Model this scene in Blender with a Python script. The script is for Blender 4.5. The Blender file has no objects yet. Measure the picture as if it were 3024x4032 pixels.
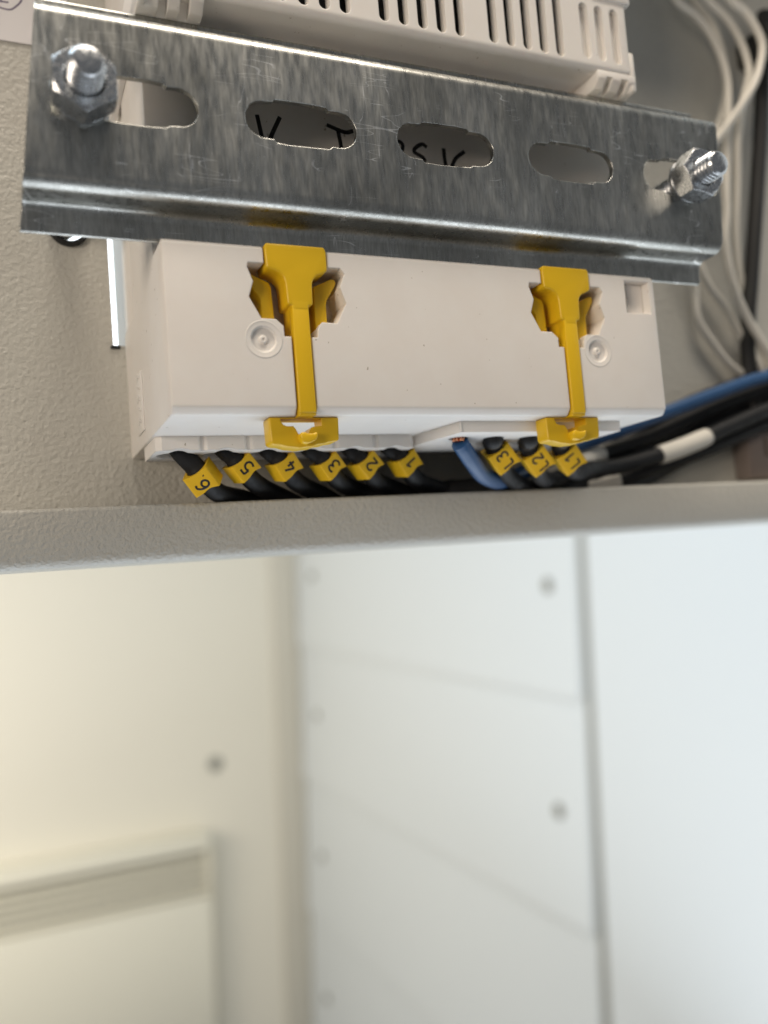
import bpy, bmesh, math, random
from mathutils import Vector, Matrix
random.seed(7)
S = bpy.context.scene
COL = S.collection
MM = 0.001

# ------------------------------------------------------------------ camera
cam_d = bpy.data.cameras.new('camera')
cam = bpy.data.objects.new('camera', cam_d); COL.objects.link(cam); S.camera = cam
cam_d.sensor_fit = 'VERTICAL'; cam_d.sensor_height = 36.0; cam_d.sensor_width = 27.0
cam_d.lens = 30.918
cam_d.clip_start = 0.005; cam_d.clip_end = 50
RGT = Vector((0.913890, -0.397990, -0.080058)); UPV = Vector((0.043415, -0.100258, 0.994014)); FWD = Vector((0.403634, 0.911895, 0.074345))
LOC = Vector((-36.664553, -122.241186, -70.191152)) * MM
m = Matrix((RGT, UPV, -FWD)).transposed().to_4x4(); m.translation = LOC
cam.matrix_world = m
cam_d.dof.use_dof = True; cam_d.dof.focus_distance = 0.143; cam_d.dof.aperture_fstop = 10.0
cam_d.dof.aperture_blades = 0

# ------------------------------------------------------------------ light
W = bpy.data.worlds.new('World'); S.world = W; W.use_nodes = True
bg = W.node_tree.nodes['Background']
bg.inputs[0].default_value = (0.93, 0.96, 1.0, 1); bg.inputs[1].default_value = 0.15

def area(name, loc, target, size, power, color):
    l = bpy.data.lights.new(name, 'AREA'); l.shape = 'RECTANGLE'; l.size, l.size_y = size
    l.energy = power; l.color = color
    o = bpy.data.objects.new(name, l); COL.objects.link(o)
    o.location = loc
    o.rotation_euler = (Vector(target) - Vector(loc)).to_track_quat('-Z', 'Y').to_euler()
    return o
area('room_lamp_left', (-1.40, -0.90, 0.06), (0.03, 0.02, 0.0), (0.6, 0.6), 14.5, (1.0, 0.86, 0.71))
area('ceiling_lamp', (0.10, -0.46, 1.20), (0.03, 0.0, 0.0), (0.8, 0.3), 15.5, (1.0, 0.89, 0.75))
area('room_lamp_far', (-1.1, 1.6, -0.25), (-0.3, 3.0, -1.0), (1.0, 0.8), 24.0, (1.0, 0.90, 0.74))
area('daylight_side', (-0.45, 0.45, 1.0), (1.18, 1.2, -0.5), (1.0, 0.8), 21.0, (0.78, 0.91, 1.0))
area('floor_bounce_fill', (0.35, 0.45, -1.4), (0.03, 0.02, -0.04), (2.4, 1.6), 26.0, (0.86, 0.93, 1.0))  # fill lamp added below, standing in for daylight bounced off the floor

S.view_settings.view_transform = 'Standard'; S.view_settings.look = 'None'
S.view_settings.exposure = 0.0; S.view_settings.gamma = 1.0
S.render.engine = 'CYCLES'
S.cycles.max_bounces = 12; S.cycles.diffuse_bounces = 8; S.cycles.glossy_bounces = 4

# ------------------------------------------------------------------ materials
def mat(name, color, rough=0.5, metal=0.0, bump=None, var=None, bevel=None, rvar=None, sss=0.0, coat=0.0, spec=0.5, specks=None, emit=None, scratch=False):
    m = bpy.data.materials.new(name); m.use_nodes = True
    nt = m.node_tree; N = nt.nodes; L = nt.links; p = N['Principled BSDF']
    p.inputs['Base Color'].default_value = (*color, 1); p.inputs['Roughness'].default_value = rough
    p.inputs['Metallic'].default_value = metal; p.inputs['Specular IOR Level'].default_value = spec
    p.inputs['Coat Weight'].default_value = coat
    if sss:
        p.inputs['Subsurface Weight'].default_value = sss
        p.inputs['Subsurface Radius'].default_value = (1.0, 0.8, 0.6); p.inputs['Subsurface Scale'].default_value = 0.0008
    tc = N.new('ShaderNodeTexCoord')
    def noise(scale, stretch=(1, 1, 1), detail=3, rough_=0.5):
        mp = N.new('ShaderNodeMapping'); mp.inputs['Scale'].default_value = stretch
        L.new(tc.outputs['Object'], mp.inputs[0])
        n = N.new('ShaderNodeTexNoise'); n.inputs['Scale'].default_value = scale
        n.inputs['Detail'].default_value = detail; n.inputs['Roughness'].default_value = rough_
        L.new(mp.outputs[0], n.inputs['Vector']); return n.outputs['Fac']
    def ramp(src, a, b, ca, cb):
        r = N.new('ShaderNodeValToRGB'); e = r.color_ramp.elements
        e[0].position, e[1].position = a, b; e[0].color = (*ca, 1); e[1].color = (*cb, 1)
        L.new(src, r.inputs[0]); return r.outputs[0]
    col = None
    if var:                                   # (scale, stretch, other colour)
        col = ramp(noise(var[0], var[1], 5, 0.6), 0.32, 0.68, color, var[2])
    if specks:                                # (scale, threshold, colour) small dirt specks
        v = noise(specks[0], (1, 1, 1), 2)
        f = ramp(v, specks[1], specks[1] + 0.02, (0, 0, 0), (1, 1, 1))
        mx = N.new('ShaderNodeMix'); mx.data_type = 'RGBA'
        L.new(f, mx.inputs['Factor'])
        if col: L.new(col, mx.inputs['A'])
        else: mx.inputs['A'].default_value = (*color, 1)
        mx.inputs['B'].default_value = (*specks[2], 1); col = mx.outputs['Result']
    if scratch:                               # broad dull and bright patches
        pt = ramp(noise(85, (1, 1, .55), 3), 0.34, 0.68, (0.70, 0.70, 0.69), (1.12, 1.12, 1.11))
        mx = N.new('ShaderNodeMix'); mx.data_type = 'RGBA'; mx.blend_type = 'MULTIPLY'; mx.inputs['Factor'].default_value = 1.0
        L.new(col, mx.inputs['A']); L.new(pt, mx.inputs['B']); col = mx.outputs['Result']
    if scratch:                               # thin bright scratches along contour lines of stretched noises
        for rot, sc, st in ((0.5, 1.0, (40, 40, 330)), (-0.9, 1.0, (70, 70, 420)), (0.12, 1.0, (500, 300, 60))):
            mp = N.new('ShaderNodeMapping'); mp.inputs['Scale'].default_value = st; mp.inputs['Rotation'].default_value = (0, rot, 0)
            L.new(tc.outputs['Object'], mp.inputs[0])
            nz = N.new('ShaderNodeTexNoise'); nz.inputs['Scale'].default_value = sc; nz.inputs['Detail'].default_value = 1; L.new(mp.outputs[0], nz.inputs['Vector'])
            sb = N.new('ShaderNodeMath'); sb.operation = 'COMPARE'; sb.inputs[1].default_value = 0.5; sb.inputs[2].default_value = 0.0035; L.new(nz.outputs['Fac'], sb.inputs[0])
            mk = ramp(noise(150, ONE, 2), 0.56, 0.62, (0, 0, 0), (0.8, 0.8, 0.8))
            mu = N.new('ShaderNodeMath'); mu.operation = 'MULTIPLY'; L.new(sb.outputs[0], mu.inputs[0]); L.new(mk, mu.inputs[1])
            mx = N.new('ShaderNodeMix'); mx.data_type = 'RGBA'; L.new(mu.outputs[0], mx.inputs['Factor']); L.new(col, mx.inputs['A'])
            mx.inputs['B'].default_value = (0.92, 0.92, 0.9, 1); col = mx.outputs['Result']
    if col: L.new(col, p.inputs['Base Color'])
    if rvar:                                  # (scale, stretch, lo, hi)
        r = ramp(noise(rvar[0], rvar[1], 4), 0.3, 0.7, (rvar[2],) * 3, (rvar[3],) * 3)
        L.new(r, p.inputs['Roughness'])
    nrm = None
    if bevel:
        b = N.new('ShaderNodeBevel'); b.samples = 6; b.inputs['Radius'].default_value = bevel * MM; nrm = b.outputs[0]
    for bm_ in (bump or []):                  # (scale, stretch, strength, distance mm)
        b = N.new('ShaderNodeBump'); b.inputs['Strength'].default_value = bm_[2]; b.inputs['Distance'].default_value = bm_[3] * MM
        L.new(noise(bm_[0], bm_[1], 2), b.inputs['Height'])
        if nrm: L.new(nrm, b.inputs['Normal'])
        nrm = b.outputs[0]
    if nrm: L.new(nrm, p.inputs['Normal'])
    if emit:
        p.inputs['Emission Color'].default_value = (*emit[0], 1); p.inputs['Emission Strength'].default_value = emit[1]
    return m
ONE = (1, 1, 1)
M_POWDER = mat('textured_powder_coat', (0.505, 0.495, 0.45), 0.40, bump=[(1350, ONE, 0.8, 0.36), (3000, ONE, 0.3, 0.1)], var=(45, ONE, (0.485, 0.47, 0.425)), spec=0.45)
M_ZINC = mat('galvanised_steel', (0.41, 0.41, 0.387), 0.34, 1.0, var=(1.0, (3000, 3000, 420), (0.60, 0.60, 0.575)),
             rvar=(1.0, (900, 900, 200), 0.24, 0.40), bump=[(1.0, (3000, 3000, 380), 0.25, 0.02), (1500, ONE, 0.2, 0.02)], bevel=0.2, scratch=True)
M_BOLT = mat('zinc_plated_bolt', (0.56, 0.575, 0.59), 0.25, 1.0, rvar=(1500, ONE, 0.17, 0.36), bevel=0.15, bump=[(2200, ONE, 0.06, 0.02)])
M_ABS = mat('warm_white_plastic', (0.80, 0.77, 0.73), 0.46, var=(130, ONE, (0.775, 0.735, 0.69)), bump=[(5200, ONE, 0.22, 0.03)], bevel=0.28, sss=0.12, specks=(900, 0.735, (0.45, 0.40, 0.34)))
M_YEL = mat('yellow_plastic', (0.74, 0.47, 0.012), 0.34, bump=[(1300, ONE, 0.12, 0.03)], bevel=0.18, sss=0.08)
M_TAG = mat('yellow_marker_plastic', (0.75, 0.465, 0.015), 0.40, bump=[(900, ONE, 0.12, 0.05)], sss=0.05)
M_INK = mat('black_ink', (0.012, 0.012, 0.014), 0.5)
M_PEN = mat('violet_ink', (0.12, 0.09, 0.16), 0.6)
M_BLACK = mat('black_cable_sheath', (0.012, 0.0125, 0.014), 0.5, bump=[(1200, ONE, 0.2, 0.04)], rvar=(500, ONE, 0.42, 0.65), spec=0.3)
M_BRAID = mat('black_fabric_sleeve', (0.016, 0.016, 0.017), 0.75, bump=[(2600, ONE, 0.8, 0.25)])
M_BLUE = mat('blue_cable_sheath', (0.021, 0.08, 0.205), 0.40, bump=[(900, ONE, 0.1, 0.03)])
M_WHITEC = mat('white_cable_sheath', (0.72, 0.685, 0.61), 0.42)
M_SLEEVE = mat('white_heat_shrink', (0.74, 0.71, 0.64), 0.45)
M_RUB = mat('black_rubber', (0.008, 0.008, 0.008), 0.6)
M_COP = mat('copper_strand', (0.80, 0.36, 0.20), 0.25, 1.0)
M_PAPER = mat('white_paper', (0.72, 0.70, 0.71), 0.7)
M_SHADEBRK = mat('inner_shade_brown', (0.22, 0.18, 0.16), 0.5)
M_WCREAM = mat('cream_wall_paint', (0.78, 0.745, 0.65), 0.55)
M_WCOOL = mat('white_wall_panel', (0.765, 0.81, 0.84), 0.42)
M_CORNERSHADE = mat('corner_shade_paint', (0.63, 0.60, 0.52), 0.5)
M_SEAM = mat('grey_joint_strip', (0.30, 0.30, 0.27), 0.5)
M_SCREW = mat('screw_head_steel', (0.28, 0.28, 0.25), 0.4, 0.6)
M_HEAT = mat('heater_enamel', (0.80, 0.77, 0.66), 0.4)
M_HEATD = mat('heater_recess', (0.16, 0.15, 0.12), 0.6)
M_GLOW = mat('daylit_pane', (0.9, 0.95, 1.0), 0.5, emit=((0.86, 0.94, 1.0), 2.6))

# ------------------------------------------------------------------ helpers
XF = None                                     # the room stands a few degrees askew of the half-open door
WORG = {}                                     # world origin (mm) of each object
def finish(name, bm, material, parent=None, angle=32, origin=None):
    """bmesh in world mm -> one mesh object"""
    bmesh.ops.recalc_face_normals(bm, faces=bm.faces)
    if XF:
        for v in bm.verts: v.co = XF @ v.co
        if origin: origin = XF @ Vector(origin)
    co = [v.co.copy() for v in bm.verts]
    lo = Vector([min(c[i] for c in co) for i in range(3)]); hi = Vector([max(c[i] for c in co) for i in range(3)])
    o3 = Vector(origin) if origin else Vector(((lo.x + hi.x) / 2, (lo.y + hi.y) / 2, lo.z))
    for v in bm.verts: v.co = (v.co - o3) * MM
    me = bpy.data.meshes.new(name); bm.to_mesh(me); bm.free()
    me.polygons.foreach_set('use_smooth', [True] * len(me.polygons)); me.set_sharp_from_angle(angle=math.radians(angle))
    me.materials.append(material)
    ob = bpy.data.objects.new(name, me); COL.objects.link(ob)
    WORG[ob.name] = o3
    if parent: ob.parent = parent; ob.location = (o3 - WORG[parent.name]) * MM
    else: ob.location = o3 * MM
    return ob
def empty(name, loc):
    if XF: loc = XF @ Vector(loc)
    o = bpy.data.objects.new(name, None); COL.objects.link(o); o.empty_display_size = 0.01
    o.location = Vector(loc) * MM; WORG[o.name] = Vector(loc); return o
def tag(o, label, cat, group=None):
    o['label'] = label; o['category'] = cat
    if group: o['group'] = group
    return o
def struct(o): o['kind'] = 'structure'; return o

AX = {'X': lambda u, v, w: (w, u, v), 'Y': lambda u, v, w: (u, w, v), 'Z': lambda u, v, w: (u, v, w)}
def prism(bm, poly, axis, a, b, bevel=0.0, seg=2, only=None):
    """poly (u,v) extruded along axis from a to b. axis X: (y,z); Y: (x,z); Z: (x,y)"""
    f = AX[axis]; n0 = len(bm.verts)
    va = [bm.verts.new(f(u, v, a)) for u, v in poly]; vb = [bm.verts.new(f(u, v, b)) for u, v in poly]
    fs = [bm.faces.new(va), bm.faces.new(vb[::-1])]
    n = len(poly)
    for i in range(n): fs.append(bm.faces.new((va[i], vb[i], vb[(i + 1) % n], va[(i + 1) % n])))
    bmesh.ops.recalc_face_normals(bm, faces=fs)
    if bevel:
        es = {e for q in fs for e in q.edges}
        es = [e for e in es if only is None or only(e)]
        bmesh.ops.bevel(bm, geom=list(es), offset=bevel, segments=seg, affect='EDGES', profile=0.5, clamp_overlap=True)
def box(bm, x0, x1, y0, y1, z0, z1, bevel=0.0, seg=2):
    prism(bm, [(x0, y0), (x1, y0), (x1, y1), (x0, y1)], 'Z', z0, z1, bevel, seg)
def cyl(bm, axis, c, r, a, b, n=32):
    prism(bm, [(c[0] + r * math.cos(2 * math.pi * i / n), c[1] + r * math.sin(2 * math.pi * i / n)) for i in range(n)], axis, a, b)
def stadium(cx, cz, w, h, n=10):
    """vertical stadium"""
    r = w / 2; pts = []
    for i in range(n + 1):
        a = math.pi * i / n; pts.append((cx + r * math.cos(a), cz + h / 2 - r + r * math.sin(a)))
    for i in range(n + 1):
        a = math.pi + math.pi * i / n; pts.append((cx + r * math.cos(a), cz - h / 2 + r + r * math.sin(a)))
    return pts
def lathe(bm, prof, axis_pt, adir, n=40):
    """prof (radius, height along adir)"""
    adir = Vector(adir).normalized(); t = Vector((0, 0, 1)) if abs(adir.z) < 0.9 else Vector((1, 0, 0))
    u = adir.cross(t).normalized(); w = adir.cross(u); P = Vector(axis_pt); rings = []
    for r, h in prof:
        if r < 1e-6: rings.append([bm.verts.new(P + adir * h)])
        else: rings.append([bm.verts.new(P + adir * h + (u * math.cos(2 * math.pi * i / n) + w * math.sin(2 * math.pi * i / n)) * r) for i in range(n)])
    for A, B in zip(rings, rings[1:]):
        for i in range(n):
            a0, a1 = A[i % len(A)], A[(i + 1) % len(A)]; b0, b1 = B[i % len(B)], B[(i + 1) % len(B)]
            vs = []
            for v in (a0, a1, b1, b0):
                if v not in vs: vs.append(v)
            if len(vs) > 2: bm.faces.new(vs)
def boolean(bm, cutters):
    """bm minus every cutter bmesh, exact solver"""
    def tmp(b):
        me = bpy.data.meshes.new('tmp'); bmesh.ops.recalc_face_normals(b, faces=b.faces); b.to_mesh(me); b.free()
        o = bpy.data.objects.new('tmp', me); COL.objects.link(o); return o
    base = tmp(bm); cs = [tmp(c) for c in cutters]
    for c in cs:
        md = base.modifiers.new('b', 'BOOLEAN'); md.operation = 'DIFFERENCE'; md.object = c; md.solver = 'EXACT'
    dg = bpy.context.evaluated_depsgraph_get(); me = bpy.data.meshes.new_from_object(base.evaluated_get(dg))
    out = bmesh.new(); out.from_mesh(me)
    for o in [base] + cs:
        d = o.data; bpy.data.objects.remove(o); bpy.data.meshes.remove(d)
    bpy.data.meshes.remove(me)
    return out
def newbm(fn, *a, **k):
    b = bmesh.new(); fn(b, *a, **k); return b
def catmull(pts, n=10):
    P = [Vector(p) for p in pts]; P = [2 * P[0] - P[1]] + P + [2 * P[-1] - P[-2]]; out = []
    for i in range(1, len(P) - 2):
        p0, p1, p2, p3 = P[i - 1:i + 3]
        for k in range(n):
            t = k / n
            out.append(0.5 * ((2 * p1) + (p2 - p0) * t + (2 * p0 - 5 * p1 + 4 * p2 - p3) * t * t + (-p0 + 3 * p1 - 3 * p2 + p3) * t ** 3))
    out.append(P[-2]); return out
def tube(bm, pts, r, n=14, caps=True, flat=1.0, nrm=None):
    rings = []; prev = None
    for i, p in enumerate(pts):
        d = (pts[min(i + 1, len(pts) - 1)] - pts[max(i - 1, 0)]).normalized()
        if prev is None:
            t = Vector(nrm) if nrm else (Vector((0, 1, 0)) if abs(d.y) < 0.9 else Vector((1, 0, 0)))
        else: t = prev
        u = (t - d * t.dot(d)).normalized(); prev = u; w = d.cross(u)
        rr = r(i / (len(pts) - 1)) if callable(r) else r
        rings.append([bm.verts.new(p + (u * math.cos(2 * math.pi * k / n) * flat + w * math.sin(2 * math.pi * k / n)) * rr) for k in range(n)])
    for A, B in zip(rings, rings[1:]):
        for k in range(n): bm.faces.new((A[k], A[(k + 1) % n], B[(k + 1) % n], B[k]))
    if caps: bm.faces.new(rings[0][::-1]); bm.faces.new(rings[-1])
def strokes(bm, polys, org, rv, uv, scale, rad, flat=0.35, smooth=6):
    """pen strokes laid on a face: polys in unit space"""
    org = Vector(org); nv = rv.cross(uv)
    for q in polys:
        P = [org + rv * (x * scale) + uv * (y * scale) for x, y in q]
        pts = catmull(P, smooth) if len(P) > 2 else [P[0].lerp(P[1], k / 4) for k in range(5)]
        tube(bm, pts, rad, 8, True, flat, nv)

# ------------------------------------------------------------------ room behind (setting)
CM = LOC / MM
XF = Matrix.Translation(CM) @ Matrix(((0.998000, -0.058116, 0.024868), (0.059024, 0.997553, -0.037472), (-0.022629, 0.038865, 0.998988))).to_4x4() @ Matrix.Translation(-CM)
wall = struct(finish('far_wall', newbm(box, -2600, 1184, 3000, 3060, -1950, 1500), M_WCREAM))
side = struct(empty('side_wall', (1185, 1200, -1950)))
finish('wall_backing', newbm(box, 1193, 1250, -600, 3060, -1950, 1500), M_SEAM, side)
for y0, y1, zs in ((1366, 2999, (-1950, -1363, -879, -391, 94, 700, 1500)), (-600, 1339, (-1950, 1500))):
    for z0, z1 in zip(zs, zs[1:]):
        b = bmesh.new()
        # each board leans out at its foot and laps the board below
        lap = 13 if len(zs) > 3 else 0
        if lap: prism(b, [(1185, z1), (1250, z1), (1250, z0), (1185 - lap, z0), (1185 - lap, z0 + 12)], 'Y', y0, y1)
        else: prism(b, [(1185, z1), (1250, z1), (1250, z0), (1185, z0)], 'Y', y0, y1)
        finish('wall_panel', b, M_WCOOL, side)
finish('joint_strip', newbm(box, 1187, 1210, 1338, 1367, -1950, 1500), M_SEAM, side)
def screw(p, nrm, r, label):
    b = bmesh.new(); lathe(b, [(r, -2), (r, 4), (r * .8, 7), (r * .3, 8), (r * .28, 6), (0, 6)], p, nrm, 24)
    tag(finish('wall_screw', b, M_SCREW, origin=p), label, 'screw', 'screws in the room walls')
for (y, z), lb in (((1465, -151), 'dark screw head high on the white wall beside the grey joint strip'), ((1466, -646), 'dark screw head lower on the white wall beside the grey joint strip'),
                   ((2845, -132), 'faint screw head topmost along the wall corner'), ((2850, -632), 'faint screw head second from top along the wall corner'),
                   ((2850, -1132), 'faint screw head third from top along the wall corner'), ((2855, -1629), 'faint screw head lowest along the wall corner')):
    screw((1180, y, z), (-1, 0, 0), 17 if y < 2000 else 17, lb)
screw((842, 2999.5, -784), (0, -1, 0), 25, 'dark screw head on the cream wall above the heater')
finish('corner_shade_strip', newbm(box, 1075, 1171, 2990, 2999.5, -1950, 1500, 2), M_CORNERSHADE, wall)  # darker painted strip standing in for the shade in the room corner
h = empty('convector_heater', (300, 2960, -1760))
tag(h, 'cream wall heater with slatted grille along its top', 'heater')
finish('casing', newbm(box, -420, 792, 2905, 2998, -1760, -1203, 10), M_HEAT, h)
finish('top_cover', newbm(box, -420, 792, 2900, 2998, -1052, -1000, 10), M_HEAT, h)
finish('end_panel', newbm(box, 780, 792, 2904, 2998, -1201, -1053, 4), M_HEAT, h)
finish('recess', newbm(box, -415, 779, 2950, 2997, -1201, -1053), M_HEATD, h)
for k in range(5):
    b = bmesh.new(); z = -1074 - k * 27
    prism(b, [(2908, z - 8), (2912, z - 10), (2926, z - 3), (2926, z + 2)], 'X', -415, 779)
    finish('slat', b, M_HEAT, h)
w = empty('room_window', (530, 2990, 620))
tag(w, 'bright daylit window pane seen through the gap beside the white module', 'window')
finish('pane', newbm(box, 280, 780, 2988, 2996, 660, 1180), M_GLOW, w)
finish('frame', newbm(box, 240, 820, 2996.5, 2999.5, 620, 1220), M_WCOOL, w)
XF = None

# ------------------------------------------------------------------ enclosure door (panel with folded lip and cut-out)
door = empty('enclosure_door', (30, 45, -64.2))
tag(door, 'grey textured steel enclosure door with a folded lower lip', 'door')
prof = []
def arc(c, r, a0, a1, n=5): return [(c[0] + r * math.cos(math.radians(a0 + (a1 - a0) * i / n)), c[1] + r * math.sin(math.radians(a0 + (a1 - a0) * i / n))) for i in range(n + 1)]
ZB = -64.3; YL = 30.0
prof = [(22, 90), (45, 90)] + arc((42.5, ZB + 4.0), 2.5, 0, -90)[0:6] + arc((35.4, ZB + 4.0), 2.5, 270, 180) + [(30.6, -55.4)] + arc((29.85, -55.4), 0.75, 0, 180, 6) \
     + arc((33.2, ZB + 2.2), 2.2, 195, 270, 6) + arc((44.8, ZB + 1.7), 1.7, 270, 360) + [(46.5, 91.5), (22, 91.5)]
b = bmesh.new(); prism(b, prof, 'X', -150, 210)  # unseen top fold added, deep enough to shade the panel's upper right
cut = newbm(box, -15.1, 80.5, 40, 50, -22.9, 22.9)
hole = newbm(cyl, 'Y', (-22.0, -0.9), 2.9, 40, 50, 24)
b = boolean(b, [cut, hole])
finish('sheet', b, M_POWDER, door, 40)
b = bmesh.new(); box(b, -15.7, -13.9, 44.4, 47.2, -23.6, -22.95, 0.2); finish('cutout_corner', b, M_RUB, door)
b = bmesh.new(); lathe(b, [(3.6, 0), (3.6, .7), (3.3, 1.0), (2.75, 1.0), (2.75, 0), (3.6, 0)], (-22.0, 44.9, -0.9), (0, -1, 0), 36)
tag(finish('rubber_washer', b, M_RUB), 'black rubber washer round the bolt hole behind the rail', 'washer')
b = bmesh.new(); box(b, -82, -20, 44.65, 44.9, 33.85, 72)
lb = tag(finish('paper_label', b, M_PAPER), 'white paper label on the grey panel left of the rail', 'label')
b = bmesh.new()
strokes(b, [[(-35.5, 43.5), (-34.6, 41.3), (-32.6, 40.3), (-30.3, 40.0), (-29.0, 41.0), (-28.1, 42.3), (-27.9, 44), (-29, 46), (-32, 47), (-35, 45.8), (-35.5, 43.5)], [(-32.6, 41.3), (-30.4, 41.4)], [(-32.4, 43.6), (-31.6, 41.4)]],
        (0, 44.64, 0), Vector((1, 0, 0)), Vector((0, 0, 1)), 1.0, 0.16, 0.15)
finish('pen_mark', b, M_PEN, lb)

# ------------------------------------------------------------------ mounting rail
b = bmesh.new()
T = 1.0
half = arc((2.4, 11.1), 2.4, 180, 90, 9) + arc((5.0, 15.0), 1.5, 270, 360, 6) + [(6.5, 17.3)] + arc((7.0, 17.3), .5, 180, 0, 4)
inner = [(7.5, 15.0)] + arc((5.0, 15.0), 2.5, 360, 270, 6)[1:] + arc((2.4, 11.1), 1.4, 90, 180, 5)
prof = half + inner
full = prof + [(y, -z) for y, z in prof[::-1]]
va, vb = [], []
for y, z in full:
    va.append(b.verts.new((-30.0 + 0.104 * z + random.uniform(-.06, .06), y, z))); vb.append(b.verts.new((93.35 + 0.072 * z + random.uniform(-.06, .06), y, z)))
n = len(full); b.faces.new(va); b.faces.new(vb[::-1])
for i in range(n): b.faces.new((va[i], vb[i], vb[(i + 1) % n], va[(i + 1) % n]))
cutters = []
for k in range(5):
    c = bmesh.new(); xc = -16 + 25 * k; pts = []
    L2, r = 9.0, 2.95
    up = [(-L2 + r, r)] + [(-4.6, r + .05), (-4.2, r + .45), (-2, r + .58), (2.2, r + .56), (4.1, r + .42), (4.5, r + .02)] + [(L2 - r, r)]
    right = [(L2 - r + r * math.cos(a), r * math.sin(a)) for a in [math.radians(90 - 180 * i / 14) for i in range(1, 14)]]
    lowr = [(L2 - r, -r), (4.7, -r - .03), (4.2, -r - .42), (2, -r - .52), (-2.0, -r - .62), (-4.3, -r - .5), (-4.7, -r - .05), (-L2 + r, -r)]
    left = [(-L2 + r + r * math.cos(a), r * math.sin(a)) for a in [math.radians(270 - 180 * i / 14) for i in range(1, 14)]]
    for (x, z) in up + right + lowr + left:
        pts.append((xc + x + random.uniform(-.04, .04), z + random.uniform(-.05, .05)))
    prism(c, pts, 'Y', -2, 3.5); cutters.append(c)
b = boolean(b, cutters)
rail = tag(finish('mounting_rail', b, M_ZINC, None, 38), 'galvanised steel top-hat mounting rail with long slots bolted across the panel', 'rail')

# ------------------------------------------------------------------ bolts with nuts
def bolt(cx, cz, tip, rot, label, tilt=(0, 0), wr=4.15):
    root = empty('rail_bolt', (cx, 0, cz)); tag(root, label, 'bolt', 'bolts holding the rail')
    b = bmesh.new(); pitch, rmin, rmax, na = 0.8, 2.02, 2.48, 28
    step = pitch / 8; ny = int((47 - tip) / step); rings = []
    def P(y, r, a): return Vector((cx + tilt[0] * y + r * math.cos(a), y, cz + tilt[1] * y + r * math.sin(a)))
    for i in range(ny):
        y = tip + i * step; ring = []
        for k in range(na):
            a = 2 * math.pi * k / na; ph = (y / pitch - k / na) % 1.0
            r = rmin + (rmax - rmin) * max(0, min(1, (abs(ph - .5) * 2 - 0.08) * 1.25)); r = min(r, 1.95 + (y - tip) * 0.8)
            ring.append(b.verts.new(P(y, r, a)))
        rings.append(ring)
    for A, B in zip(rings, rings[1:]):
        for k in range(na): b.faces.new((A[k], A[(k + 1) % na], B[(k + 1) % na], B[k]))
    ctr = [b.verts.new(P(tip - .12, 1.7, 2 * math.pi * k / na)) for k in range(na)]
    for k in range(na): b.faces.new((ctr[k], ctr[(k + 1) % na], rings[0][(k + 1) % na], rings[0][k]))
    b.faces.new(ctr); b.faces.new(rings[-1])
    finish('threaded_shank', b, M_BOLT, root, 50)
    # washer
    b = bmesh.new(); lathe(b, [(2.6, 0.02), (wr - .1, 0.02), (wr, .15), (wr, .75), (wr - .15, .9), (2.6, .9), (2.6, 0.02)], (cx, 0, cz), (0, -1, 0), 40)
    finish('washer', b, M_BOLT, root)
    # hexagon nut, both faces chamfered
    b = bmesh.new(); AF, H0, H1 = 8.2, 0.92, 5.05; n = 48; hx = []
    for k in range(n):
        a = 2 * math.pi * k / n; q = ((a + math.pi / 6) % (math.pi / 3)) - math.pi / 6
        hx.append(AF / 2 / math.cos(q))
    rc = AF / 2 * 1.0; ch = 0.58
    def V(k, r, hgt): a = 2 * math.pi * k / n + math.radians(rot + 30); return b.verts.new((cx + r * math.cos(a), -hgt, cz + r * math.sin(a)))
    R = [[V(k, 2.4, H1 - .5) for k in range(n)], [V(k, 2.9, H1) for k in range(n)], [V(k, rc, H1) for k in range(n)], [V(k, hx[k], H1 - (hx[k] - rc) * ch) for k in range(n)],
         [V(k, hx[k], H0 + (hx[k] - rc) * ch) for k in range(n)], [V(k, rc, H0) for k in range(n)], [V(k, 2.9, H0) for k in range(n)]]
    for A, B in zip(R, R[1:]):
        for k in range(n): b.faces.new((A[k], A[(k + 1) % n], B[(k + 1) % n], B[k]))
    finish('hex_nut', b, M_BOLT, root, 20)
bolt(-23.2, -0.4, -9.0, 30, 'zinc plated bolt and hex nut at the left end of the rail')
bolt(84.8, -0.8, -8.6, 51, 'zinc plated bolt and hex nut at the right end of the rail')

# ------------------------------------------------------------------ rail-mounted module
dev = empty('rail_module', (32, 24, -44.5))
tag(dev, 'off-white plastic rail-mounted module with vents and yellow clips', 'electrical module')
b = bmesh.new()
prof = [(3, -43.4), (4.0, -44.5), (45, -44.5), (45, -20.75), (33, -20.75), (33, 20.75), (45, 20.75), (45, 82), (3, 82), (3, 21.4), (3.35, 20.8), (4.0, 20.5), (11, 20.5), (11, -18.3), (3.7, -18.3), (3, -18.9)]  # top extended out of view so the housing shades the door beside it
prism(b, prof, 'X', -13, 77.2, 0.3, 2)
def shifted(poly, dx): return [(x + dx, z) for x, z in poly]
CAV = [(2.2, -21.2), (-.27, -21.2), (-.5, -21.9), (.3, -24.2), (-.5, -26.6), (1.2, -29.84), (3.45, -29.86), (4.62, -30.9), (4.64, -32.5), (10.0, -32.5), (10.22, -30.95), (10.9, -30.05), (13.45, -30.1), (15.2, -26.8), (14.35, -24.28), (15.25, -22.05), (14.6, -21.15), (12.45, -21.2)]
cuts = []
for dx in (0, 50.05):
    cuts.append(newbm(prism, shifted(CAV, dx), 'Y', 1, 9.5))
    cuts.append(newbm(box, 2.15 + dx, 12.5 + dx, 1, 8.0, -21.6, -16))
    cuts.append(newbm(prism, shifted([(5.72, -32.2), (9.02, -32.2), (9.06, -48), (5.76, -48)], dx), 'Y', 1, 4.7))
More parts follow.
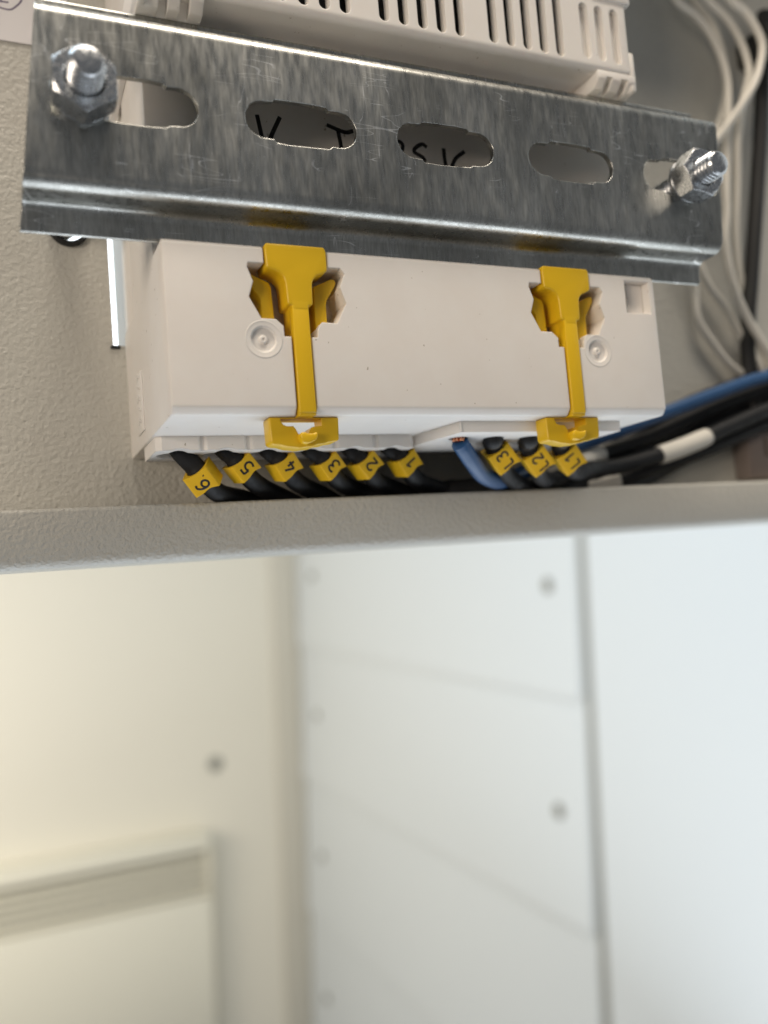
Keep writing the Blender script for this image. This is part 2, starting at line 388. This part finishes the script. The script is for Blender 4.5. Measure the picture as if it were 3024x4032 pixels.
cuts.append(newbm(cyl, 'Y', (1.37, -33.05), 2.5, 1, 3.9)); cuts.append(newbm(cyl, 'Y', (63.05, -32.95), 2.5, 1, 3.9))
# square pocket with sloping floor
pk = bmesh.new(); prism(pk, [(70.4, -19.5), (76.0, -19.5), (76.0, -25.6), (70.4, -25.6)], 'Y', 1, 6.2)
cuts.append(pk)
for x in [4.7 + 3.6 * i for i in range(5)] + [26.1 + 3.6 * i for i in range(5)] + [47.25 + 3.54 * i for i in range(5)] + [-16 + 0.0][:0] + [-12.0 + 3.6 * i for i in range(3) if False]:
    cuts.append(newbm(prism, stadium(x, 28.2, 1.9, 12.5), 'Y', 1, 6))
for x in (67.4, 70.85, 74.35): cuts.append(newbm(prism, stadium(x, 28.0, 1.9, 10.8), 'Y', 1, 4.3))
cuts.append(newbm(box, -8, 64.5, 5, 32, 21.8, 80))
b = boolean(b, cuts)
housing = finish('housing', b, M_ABS, dev, 30)
b = bmesh.new(); box(b, -7.5, 64, 7.5, 31.5, 22.2, 79); finish('vent_dark_fill', b, M_RUB, dev)  # black block added behind the vents so their hollow reads dark
b = bmesh.new(); box(b, -12.4, 76.6, 33.0, 60, -22, 22, 0.4); finish('front_block', b, M_ABS, dev)
# sloping floor of the pocket
b = bmesh.new(); prism(b, [(5.0, -25.55), (6.15, -25.55), (6.15, -19.55), (4.9, -19.55)], 'X', 72.2, 75.9); finish('pocket_floor', b, M_ABS, dev)
for c in ((1.37, -33.05), (63.05, -32.95)):
    b = bmesh.new(); lathe(b, [(2.95, -.05), (2.95, 0.02), (2.8, .07), (2.7, 0.02), (2.05, 0.02), (1.8, -.45), (0.75, -.5), (.55, -.12), (.25, -.08), (.12, -.25), (0, -.25)], (c[0], 3, c[1]), (0, -1, 0), 48)
    finish('mould_mark', b, M_ABS, dev)
# end covers of the upper half: ribbed feet hooking the rail
for x0, x1, nt in ((69.4, 78.3, ((71.3, 72.7), (74.7, 76.3))), (-14.2, -4.2, ((-11.0, -9.6), (-7.8, -6.3)))):
    b = bmesh.new(); prism(b, [(3.03, 20.9), (3.03, 19.2), (4.5, 17.85), (10.9, 17.85), (10.9, 20.9)], 'X', x0, x1, 0.3)
    cs = []
    for a0, a1 in nt:
        c = bmesh.new(); prism(c, [(1, 19.7), (5.0, 19.7), (7.4, 17.0), (1, 15)], 'X', a0, a1); cs.append(c)
    finish('hook_foot', boolean(b, cs), M_ABS, dev)
    xs = (77.15, 78.35) if x0 > 0 else (-14.2, -12.95)
    b = bmesh.new(); box(b, xs[0], xs[1], 3.1, 40, 17.9, 25.5, 0.3); finish('side_rib', b, M_ABS, dev)
b = bmesh.new(); box(b, 69.5, 78.4, 2.6, 9, 34.8, 82, 0.35); finish('end_cover', b, M_ABS, dev)
# embossed plate on the left side
b = bmesh.new(); box(b, -13.25, -12.95, 27.3, 33.7, -42.2, -32.0, 0.08)
plate = finish('embossed_plate', b, M_ABS, dev)
b = bmesh.new()
strokes(b, [[(-40.5 + i * 1.9, 29), (-39.6 + i * 1.9, 32)] for i in range(5)] + [[(-40.5 + i * 1.9, 32), (-39.6 + i * 1.9, 30)] for i in range(0, 5, 2)],
        (-13.26, 0, 0), Vector((0, 0, 1)), Vector((0, 1, 0)), 1.0, 0.2, 0.5)
finish('embossed_mark', b, M_ABS, plate)
# underside: terminal shroud with scalloped bays
b = bmesh.new(); XB = [-12.5, -4.85, 2.9, 10.65, 18.4, 26.2, 34.1]; pl = []
for i, x in enumerate(XB):
    if 0 < i < 6: pl += [(x - .7, 21.0), (x - .3, 21.5), (x + .3, 21.5), (x + .7, 21.0)]
    elif i == 0: pl += [(x, 22), (x + .9, 21.0)]
    else: pl += [(x - .9, 21), (x, 22)]
pl += [(34.1, 33), (-12.5, 33)]
prism(b, pl, 'Z', -46.85, -44.4)
cs = []
for i in range(6):
    xc = (XB[i] + XB[i + 1]) / 2
    cs.append(newbm(cyl, 'Z', (xc + .3, 26.6), 3.25, -60, -44.9)); cs.append(newbm(cyl, 'Y', (xc + .2, -50.1), 3.6, 15, 30))
finish('terminal_shroud', boolean(b, cs), M_ABS, dev)
b = bmesh.new(); prism(b, [(37.2, 9.0), (71.2, 9.0), (71.2, 30), (35.0, 30), (35.0, 19.5)], 'Z', -46.4, -44.42, 0.15)
cs = [newbm(cyl, 'Z', (x, 15.2), 1.75, -60, -45.2) for x in (39.9, 47.2, 54.9, 62.4)]
finish('terminal_block', boolean(b, cs), M_ABS, dev)
b = bmesh.new(); box(b, 37.05, 37.25, 8.8, 9.4, -46.3, -44.5); finish('block_seam', b, M_ABS, dev)
# handwriting on the recess floor
b = bmesh.new()
HW = [[(5.31, 6.92), (5.94, 3.09), (6.6, 1.35), (7.55, 3.7), (9.24, 7.09)], [(17.46, 6.92), (19.63, 6.27), (21.01, 6.06), (22.32, 6.51)], [(19.47, 6.12), (19.8, 3.32), (19.77, 1.15)],
      [(29.3, 5.3), (30.94, 5.73), (31.55, 5.0), (30.9, 3.4), (29.2, 1.4), (31.6, 1.2)], [(36.32, 5.39), (35.45, 5.84), (34.08, 5.02), (33.78, 4.14), (35.23, 3.47), (35.6, 2.53), (33.84, 1.48)],
      [(39.73, 5.6), (39.79, 3.04), (40.38, 1.12), (41.9, 3.87), (43.95, 5.56)]]
strokes(b, HW, (0, 10.98, 0), Vector((1, 0, 0)), Vector((0, 0, 1)), 1.0, 0.36, 0.2)
hw = finish('handwriting', b, M_INK, dev); hw['label'] = 'black handwritten letters V T and 2SV'
# yellow retaining clips
HEAD = [(2.55, -18.1), (12.0, -18.1), (12.3, -18.8), (12.28, -21.9), (11.6, -22.3), (10.4, -22.75), (9.75, -23.6), (9.6, -24.4), (9.5, -27.45), (8.72, -27.7), (8.7, -28.3), (6.2, -28.3), (6.25, -27.7), (5.42, -27.5), (5.3, -24.2), (5.1, -23.3), (4.5, -22.6), (3.6, -22.25), (2.5, -22.0), (2.35, -19)]
ARMR = [(10.6, -23.75), (13.6, -22.3), (14.25, -22.3), (14.5, -22.8), (14.3, -23.4), (12.75, -25.8), (12.55, -26.6), (12.5, -30.6), (10.45, -31.5)]
ARML = [(0.4, -22.2), (3.35, -23.5), (3.7, -24.3), (3.95, -30.6), (1.95, -30.6), (1.9, -26.5), (1.5, -25.6), (0.2, -23.6)]
TABO = [(1.85, -44.55), (13.2, -44.55), (13.05, -48.1), (12.6, -48.35), (11.2, -48.5), (10.6, -48.75), (9.4, -48.85), (8.6, -49.2), (7.4, -49.25), (6.6, -49.4), (5.6, -49.25), (4.6, -49.15), (3.6, -48.85), (2.4, -48.75), (1.95, -48.4)]
TABH = [(3.6, -44.75), (3.75, -45.3), (4.05, -45.72), (4.65, -45.95), (5.65, -45.95), (6.0, -46.4), (6.4, -47.2), (8.0, -47.2), (8.35, -46.5), (8.7, -46.1), (10.3, -45.9), (10.3, -44.75)]
for dx, lbn in ((0, 'yellow clip nearer the left end'), (50.05, 'yellow clip nearer the right end')):
    b = bmesh.new(); prism(b, shifted(HEAD, dx), 'Y', 2.6, 7.6, 0.28, 3)
    prism(b, shifted([(6.08, -27), (8.75, -27), (8.82, -44.3), (6.05, -44.3)], dx), 'Y', 2.62, 4.5, 0.22, 2)
    prism(b, shifted([(6.2, -27), (8.6, -27), (8.6, -32.3), (6.2, -32.3)], dx), 'Y', 3.0, 7.6)
    prism(b, shifted([(6.1, -43.9), (8.8, -43.9), (8.8, -44.72), (6.1, -44.72)], dx), 'Y', 2.9, 8.0, 0.15, 2)
    clip = finish('retaining_clip', b, M_YEL, dev); clip['label'] = lbn
    b = bmesh.new(); prism(b, shifted(ARMR, dx), 'Y', 5.0, 8.9, 0.15, 2); finish('spring_arm', b, M_YEL, clip)
    b = bmesh.new(); prism(b, shifted(ARML, dx), 'Y', 5.0, 8.9, 0.15, 2); finish('spring_arm', b, M_YEL, clip)
    t0 = bmesh.new(); prism(t0, shifted(TABO, dx), 'Y', 5.0, 8.4, 0.3, 3)
    t1 = bmesh.new(); prism(t1, shifted(TABH, dx), 'Y', 3, 12)
    finish('pull_tab', boolean(t0, [t1]), M_YEL, clip)
    b = bmesh.new(); prism(b, shifted([(6.25, -47.3), (6.7, -47.1), (7.6, -47.4), (8.4, -47.35), (8.95, -47.1), (8.95, -48.0), (8.5, -48.5), (7.4, -48.9), (6.6, -48.7), (6.2, -48.0)], dx), 'Y', 3.3, 6.0, 0.45, 3)
    finish('tab_nub', b, M_YEL, clip)

# ------------------------------------------------------------------ cables with numbered markers
GL = {'1': [[(.0, .72), (.32, 1)], [(.32, 1), (.32, 0)]], '2': [[(.0, .78), (.1, .95), (.3, 1), (.52, .9), (.55, .7), (.4, .45), (.15, .2), (.02, .02)], [(.02, .02), (.6, .02)]],
      '3': [[(.02, .92), (.25, 1), (.5, .9), (.5, .68), (.25, .55)], [(.25, .55), (.5, .46), (.55, .22), (.38, .02), (.15, .0), (.0, .12)]],
      '4': [[(.42, 0), (.42, .62)], [(.3, 1), (.0, .3)], [(.0, .3), (.62, .3)]],
      '5': [[(.52, 1), (.08, 1)], [(.08, 1), (.04, .56)], [(.04, .56), (.25, .64), (.48, .55), (.56, .32), (.45, .08), (.22, 0), (.0, .08)]],
      '6': [[(.5, .95), (.28, 1), (.1, .8), (.02, .45), (.08, .12), (.3, 0), (.52, .14), (.55, .38), (.35, .55), (.12, .48), (.03, .3)]],
      '.': [[(.1, .02), (.16, .05)]], 'L': [[(0, 1), (0, .0)], [(0, 0), (.5, .0)]]}
def marker(C, a, text, wdt, lng, rin, label, hgt, face=(0.0, -1, 0.0)):
    C = Vector(C); a = Vector(a).normalized(); n = Vector(face); n = (n - a * n.dot(a)).normalized()
    rt = -a; up = n.cross(rt)                     # text reads back along the cable
    b = bmesh.new(); sq = []; hw, cr = wdt / 2, 0.3
    for k in range(4):
        ca, sa = (1, 0, -1, 0)[k], (0, 1, 0, -1)[k]
        for t in [-hw + cr + (2 * hw - 2 * cr) * j / 8 for j in range(9)] + [None]:
            u, v = (hw, t) if t is not None else (hw - cr * .29, hw - cr * .29)
            sq.append((u * ca - v * sa, u * sa + v * ca))
    N = len(sq)
    def ring(end, outer):
        out = []
        for k in range(N):
            x, y = sq[k]                           # x along up, y along n
            if not outer: q = rin / math.hypot(x, y); x, y = x * q, y * q
            sag = 0.32 * abs(x / (wdt / 2)) ** 1.6 - 0.16 + (0.12 * math.sin(x * 1.9) if end > 0 else 0)
            out.append(b.verts.new(C + up * x + n * y + a * end * (lng / 2 + sag)))
        return out
    R = [ring(-1, 0), ring(-1, 1), ring(1, 1), ring(1, 0)]
    for A, B in zip(R, R[1:] + R[:1]):
        for k in range(N): b.faces.new((A[k], A[(k + 1) % N], B[(k + 1) % N], B[k]))
    mk = finish('cable_marker', b, M_TAG, None, 40); tag(mk, label, 'cable marker', 'yellow numbered markers on the cables')
    b = bmesh.new(); F = C + n * (wdt / 2 + .01); adv = 0.0
    wid = {'1': .42, '2': .62, '3': .6, '4': .64, '5': .6, '6': .6, '.': .28, 'L': .66}
    tot = sum(wid[ch] + .14 for ch in text) - .14
    for ch in text:
        strokes(b, GL[ch], F + rt * ((adv - tot / 2) * hgt) - up * (hgt / 2), rt, up, hgt, 0.2, 0.3, 5)
        adv += wid[ch] + .14
    finish('numeral', b, M_INK, mk)
R6 = 1.75
ROW = [('6.', -3.95, -50.6), ('5', 2.9, -49.1), ('4', 10.6, -49.05), ('3', 18.9, -49.15), ('2', 26.3, -49.1), ('1', 34.4, -48.9)]
PACK = [(33.9, -60.6), (37.6, -60.8), (41.4, -60.4), (35.4, -57.1), (39.2, -57.0), (41.9, -53.6)]
for i, (tx, xt, zt) in enumerate(ROW):
    xh = (XB[i] + XB[i + 1]) / 2; P = Vector((xt, 26.9, zt)); py, pz = PACK[i]
    pts = [(xh - .5, 26.4, -41), (xh + .5, 26.4, -45.2), P - Vector((1.5, .4, 1.95)) * 1 + Vector((0, 0, 3.9)), P, P + Vector((3.5, 3.6, -2.5)), (xt + 9.6, 35.0, -54.0 + i * .25), (xt + 19, (py + 36) / 2, (pz - 54.5) / 2),
           (xt + 33, py, pz), (88, (py + 42) / 2, -55.5 + 1.5 * i), (119, 42.6, -46.6 + 2.5 * i), (150, 42.8, -37.5 + 2.5 * i), (200, 42.8, -21 + 2.5 * i)]
    b = bmesh.new(); tube(b, catmull(pts, 10), R6, 18)
    n = ('six', 'five', 'four', 'three', 'two', 'one')[i]
    tag(finish('black_cable', b, M_BLACK), 'black cable carrying the yellow marker numbered ' + n + ', ' + ('leftmost of the row', 'second from the left', 'third from the left', 'third from the blue cable', 'second from the blue cable', 'next to the blue cable')[i], 'cable', 'black cables leaving the module')
    marker(P, (0.60 + (0, .05, -.06, .03, .09, -.03)[i], 0.22, -0.78), tx, (4.8, 4.4, 4.5, 4.35, 4.5, 4.4)[i], 3.3 if i else 3.7, R6 + .18, 'yellow cable marker showing the digit ' + n, 2.35, (-.6, -1, -.3) if i == 0 else (.04, -1, .05))
RL = 1.8
# blue neutral with bare copper end
BLUE = [(40.1, 15.2, -47.2), (41.4, 16.1, -48.3), (44.4, 18.6, -50.3), (49.5, 23.5, -52.3), (57.5, 30, -52.6), (68, 35.5, -49.6), (82, 38.2, -44.6), (92.4, 36.8, -41.6), (109, 36, -36.6), (131, 36, -30.2), (141, 36, -27.8), (170, 36, -21)]
bl = empty('blue_cable', BLUE[0]); tag(bl, 'blue cable with bare copper end rising to the right', 'cable')
b = bmesh.new(); tube(b, catmull(BLUE, 10), 1.6, 18); finish('insulation', b, M_BLUE, bl)
b = bmesh.new()
for k in range(9):
    a = 2 * math.pi * k / 8; rr = 0 if k == 8 else 0.85
    p0 = Vector((39.75 + rr * math.cos(a), 15.1 + rr * math.sin(a), -47.0)); tube(b, [p0, p0 + Vector((.1, 0, .8)), p0 + Vector((.3, .05, 2.2))], .3, 6)
finish('copper_strands', b, M_COP, bl)
LR = [('L3', (51.2, 19.9, -49.0), 46.9, [(57.0, 27.2, -51.9), (69, 35, -54.4), (84.5, 38.6, -53.2), (92, 38.6, -52.6), (101.6, 38, -50.3), (119, 37, -45.9), (140, 37, -39.3), (170, 37, -30)], 37),
      ('L2', (59.0, 19.9, -49.6), 54.6, [(65.0, 27.5, -52.2), (74, 34.5, -52.2), (85.6, 39, -47.4), (95, 40, -45.2), (106, 40, -42.3), (124, 40, -35.8), (142, 40, -30.6), (170, 40, -23)], 38),
      ('L1', (66.4, 19.9, -49.5), 62.1, [(73, 27, -51.4), (81.7, 32.5, -50.4), (88.2, 34, -50), (95.5, 34, -48.9), (109.4, 34, -45.6), (127.3, 34, -39.9), (137, 34, -36.9), (165, 34, -29)], 34)]
for tx, P, xh, rest, _ in LR:
    P = Vector(P); pts = [(xh, 15.2, -45.6), (xh + .5, 15.5, -46.6), P - Vector((2.3, 1.2, -2.5)), P] + rest
    r = empty('black_phase_cable', pts[0]); tag(r, 'black cable carrying the yellow marker printed ' + tx, 'cable', 'black cables leaving the module')
    sm = catmull(pts, 10); b = bmesh.new(); tube(b, sm, RL, 18); finish('insulation', b, M_BLACK, r)
    b = bmesh.new()
    for k in range(6):
        a = 2 * math.pi * k / 6; p0 = Vector((xh + .8 * math.cos(a), 15.2 + .8 * math.sin(a), -46.4)); tube(b, [p0, p0 + Vector((.1, 0, 1.6))], .3, 6)
    finish('copper_strands', b, M_COP, r)
    marker(P, (0.68, 0.22, -0.72), tx, 4.8, 4.3, RL + .2, 'yellow cable marker printed ' + tx, 2.15, (-.5, -1, -.1))
    # white sleeve shrunk on the cable
    rng = {'L1': (100.4, 117.6), 'L2': (80.5, 90.5), 'L3': (82.5, 93.5)}[tx]
    sp = [p for p in sm if rng[0] <= p.x <= rng[1]]
    b = bmesh.new(); tube(b, sp, lambda t: RL + .34 - (.14 if t < .02 or t > .98 else 0), 18)
    tag(finish('cable_sleeve', b, M_SLEEVE), {'L1': 'long white sleeve on the cable right of marker L1', 'L2': 'short white sleeve just behind marker L1', 'L3': 'pale sleeve low behind the door lip, right of marker L2'}[tx], 'sleeve', 'white sleeves on the cables')
    if tx == 'L2':
        pass
b = bmesh.new(); tube(b, catmull([(14, 39.8, -59), (30, 38.8, -57), (46, 38.4, -55.2), (60, 38.4, -54.6)], 10), lambda t: 3.9 + .12 * math.sin(t * 60), 22)
tag(finish('fabric_sleeve', b, M_BRAID), 'rough black fabric sleeve round the cables behind the lip', 'sleeve')

# ------------------------------------------------------------------ pale cables and black hardware at the right
PALE = [([(120, 38, 78), (126.1, 38, 69), (131.5, 38, 66.4), (135.8, 38, 62.5), (139, 38, 56.7), (140.4, 38, 50), (139.4, 38, 42), (138.2, 38, 35.6), (136, 38, 22), (135.1, 38, 14.5), (133.6, 38, 7.2), (134.2, 38, -2.2), (137.5, 38, -11.5), (143.8, 38, -21), (152, 38, -32)], 'pale cable running unbroken past the right end of the rail'),
        ([(131, 41.5, 80), (136.4, 41.5, 73), (140.3, 41.5, 69.3), (142.7, 41.5, 64.2), (144.2, 41.5, 56.8), (143.6, 41.5, 49.2), (140, 42, 40), (133, 42.5, 26), (128, 42.5, 10), (128.3, 42, 1.8), (130.9, 42, -3.8), (134.8, 42, -8.3), (138.8, 42, -14.8), (146, 42, -26)], 'pale cable just behind the innermost loop, passing behind the rail end'),
        ([(128, 36, 76), (134.9, 36, 69.4), (140.5, 36, 65.6), (143.9, 36, 61.3), (145.9, 36, 55.4), (145.8, 36, 50.4), (144.2, 37, 45), (143.6, 39.5, 36), (142.5, 40.5, 24), (141.5, 42, 8), (143, 42.5, -8), (149, 42.5, -24)], 'pale cable third from the left at the top right'),
        ([(132, 33, 76), (139.4, 33, 68.4), (143.8, 33, 66), (147.2, 33, 61.7), (148.4, 33, 57.8), (146.9, 33, 52.6), (143.3, 33, 45.9), (136.6, 35, 37), (129, 38, 27), (123, 40, 12), (125.8, 42, -3.7), (126.2, 42.5, -12), (129.9, 42.5, -17.7), (135.2, 42.5, -23.4), (142.4, 42.5, -27.3), (152, 42.5, -31)], 'pale cable held by the black clip at the right edge')]
for pts, lbl in PALE:
    b = bmesh.new(); tube(b, catmull(pts, 10), 0.98, 14)
    tag(finish('pale_cable', b, M_WHITEC), lbl, 'cable', 'pale cables at the right')
b = bmesh.new(); tube(b, catmull([(160, 41, 74), (157.6, 41, 60), (155.7, 41, 50.5), (152.5, 41, 34.8), (148.9, 41, 19.1), (144.2, 41, -.9), (141.8, 41, -10.6), (140.6, 41.5, -22), (141, 42, -36)], 10), 1.9, 14)
tag(finish('black_lead', b, M_RUB), 'straight black lead running down the right edge of the panel', 'cable')
b = bmesh.new(); box(b, 152.0, 161, 33.5, 44.9, 58.5, 65.8, 1.0); tag(finish('cable_clip', b, M_RUB), 'black cable clip at the upper right edge', 'clip')
b = bmesh.new(); box(b, 135.2, 175, 39.5, 44.95, -53, -41, 0.8)  # plate whose brown tone stands in for the enclosure's inner shade
b = boolean(b, [newbm(prism, stadium(141.2, -45.2, 1.6, 5.2), 'Y', 30, 44), newbm(cyl, 'Y', (148.5, -48.5), 3.0, 30, 44)])
tag(finish('shade_bracket', b, M_SHADEBRK), 'brown-grey bracket plate with a slot at the lower right, toned as shade', 'bracket')
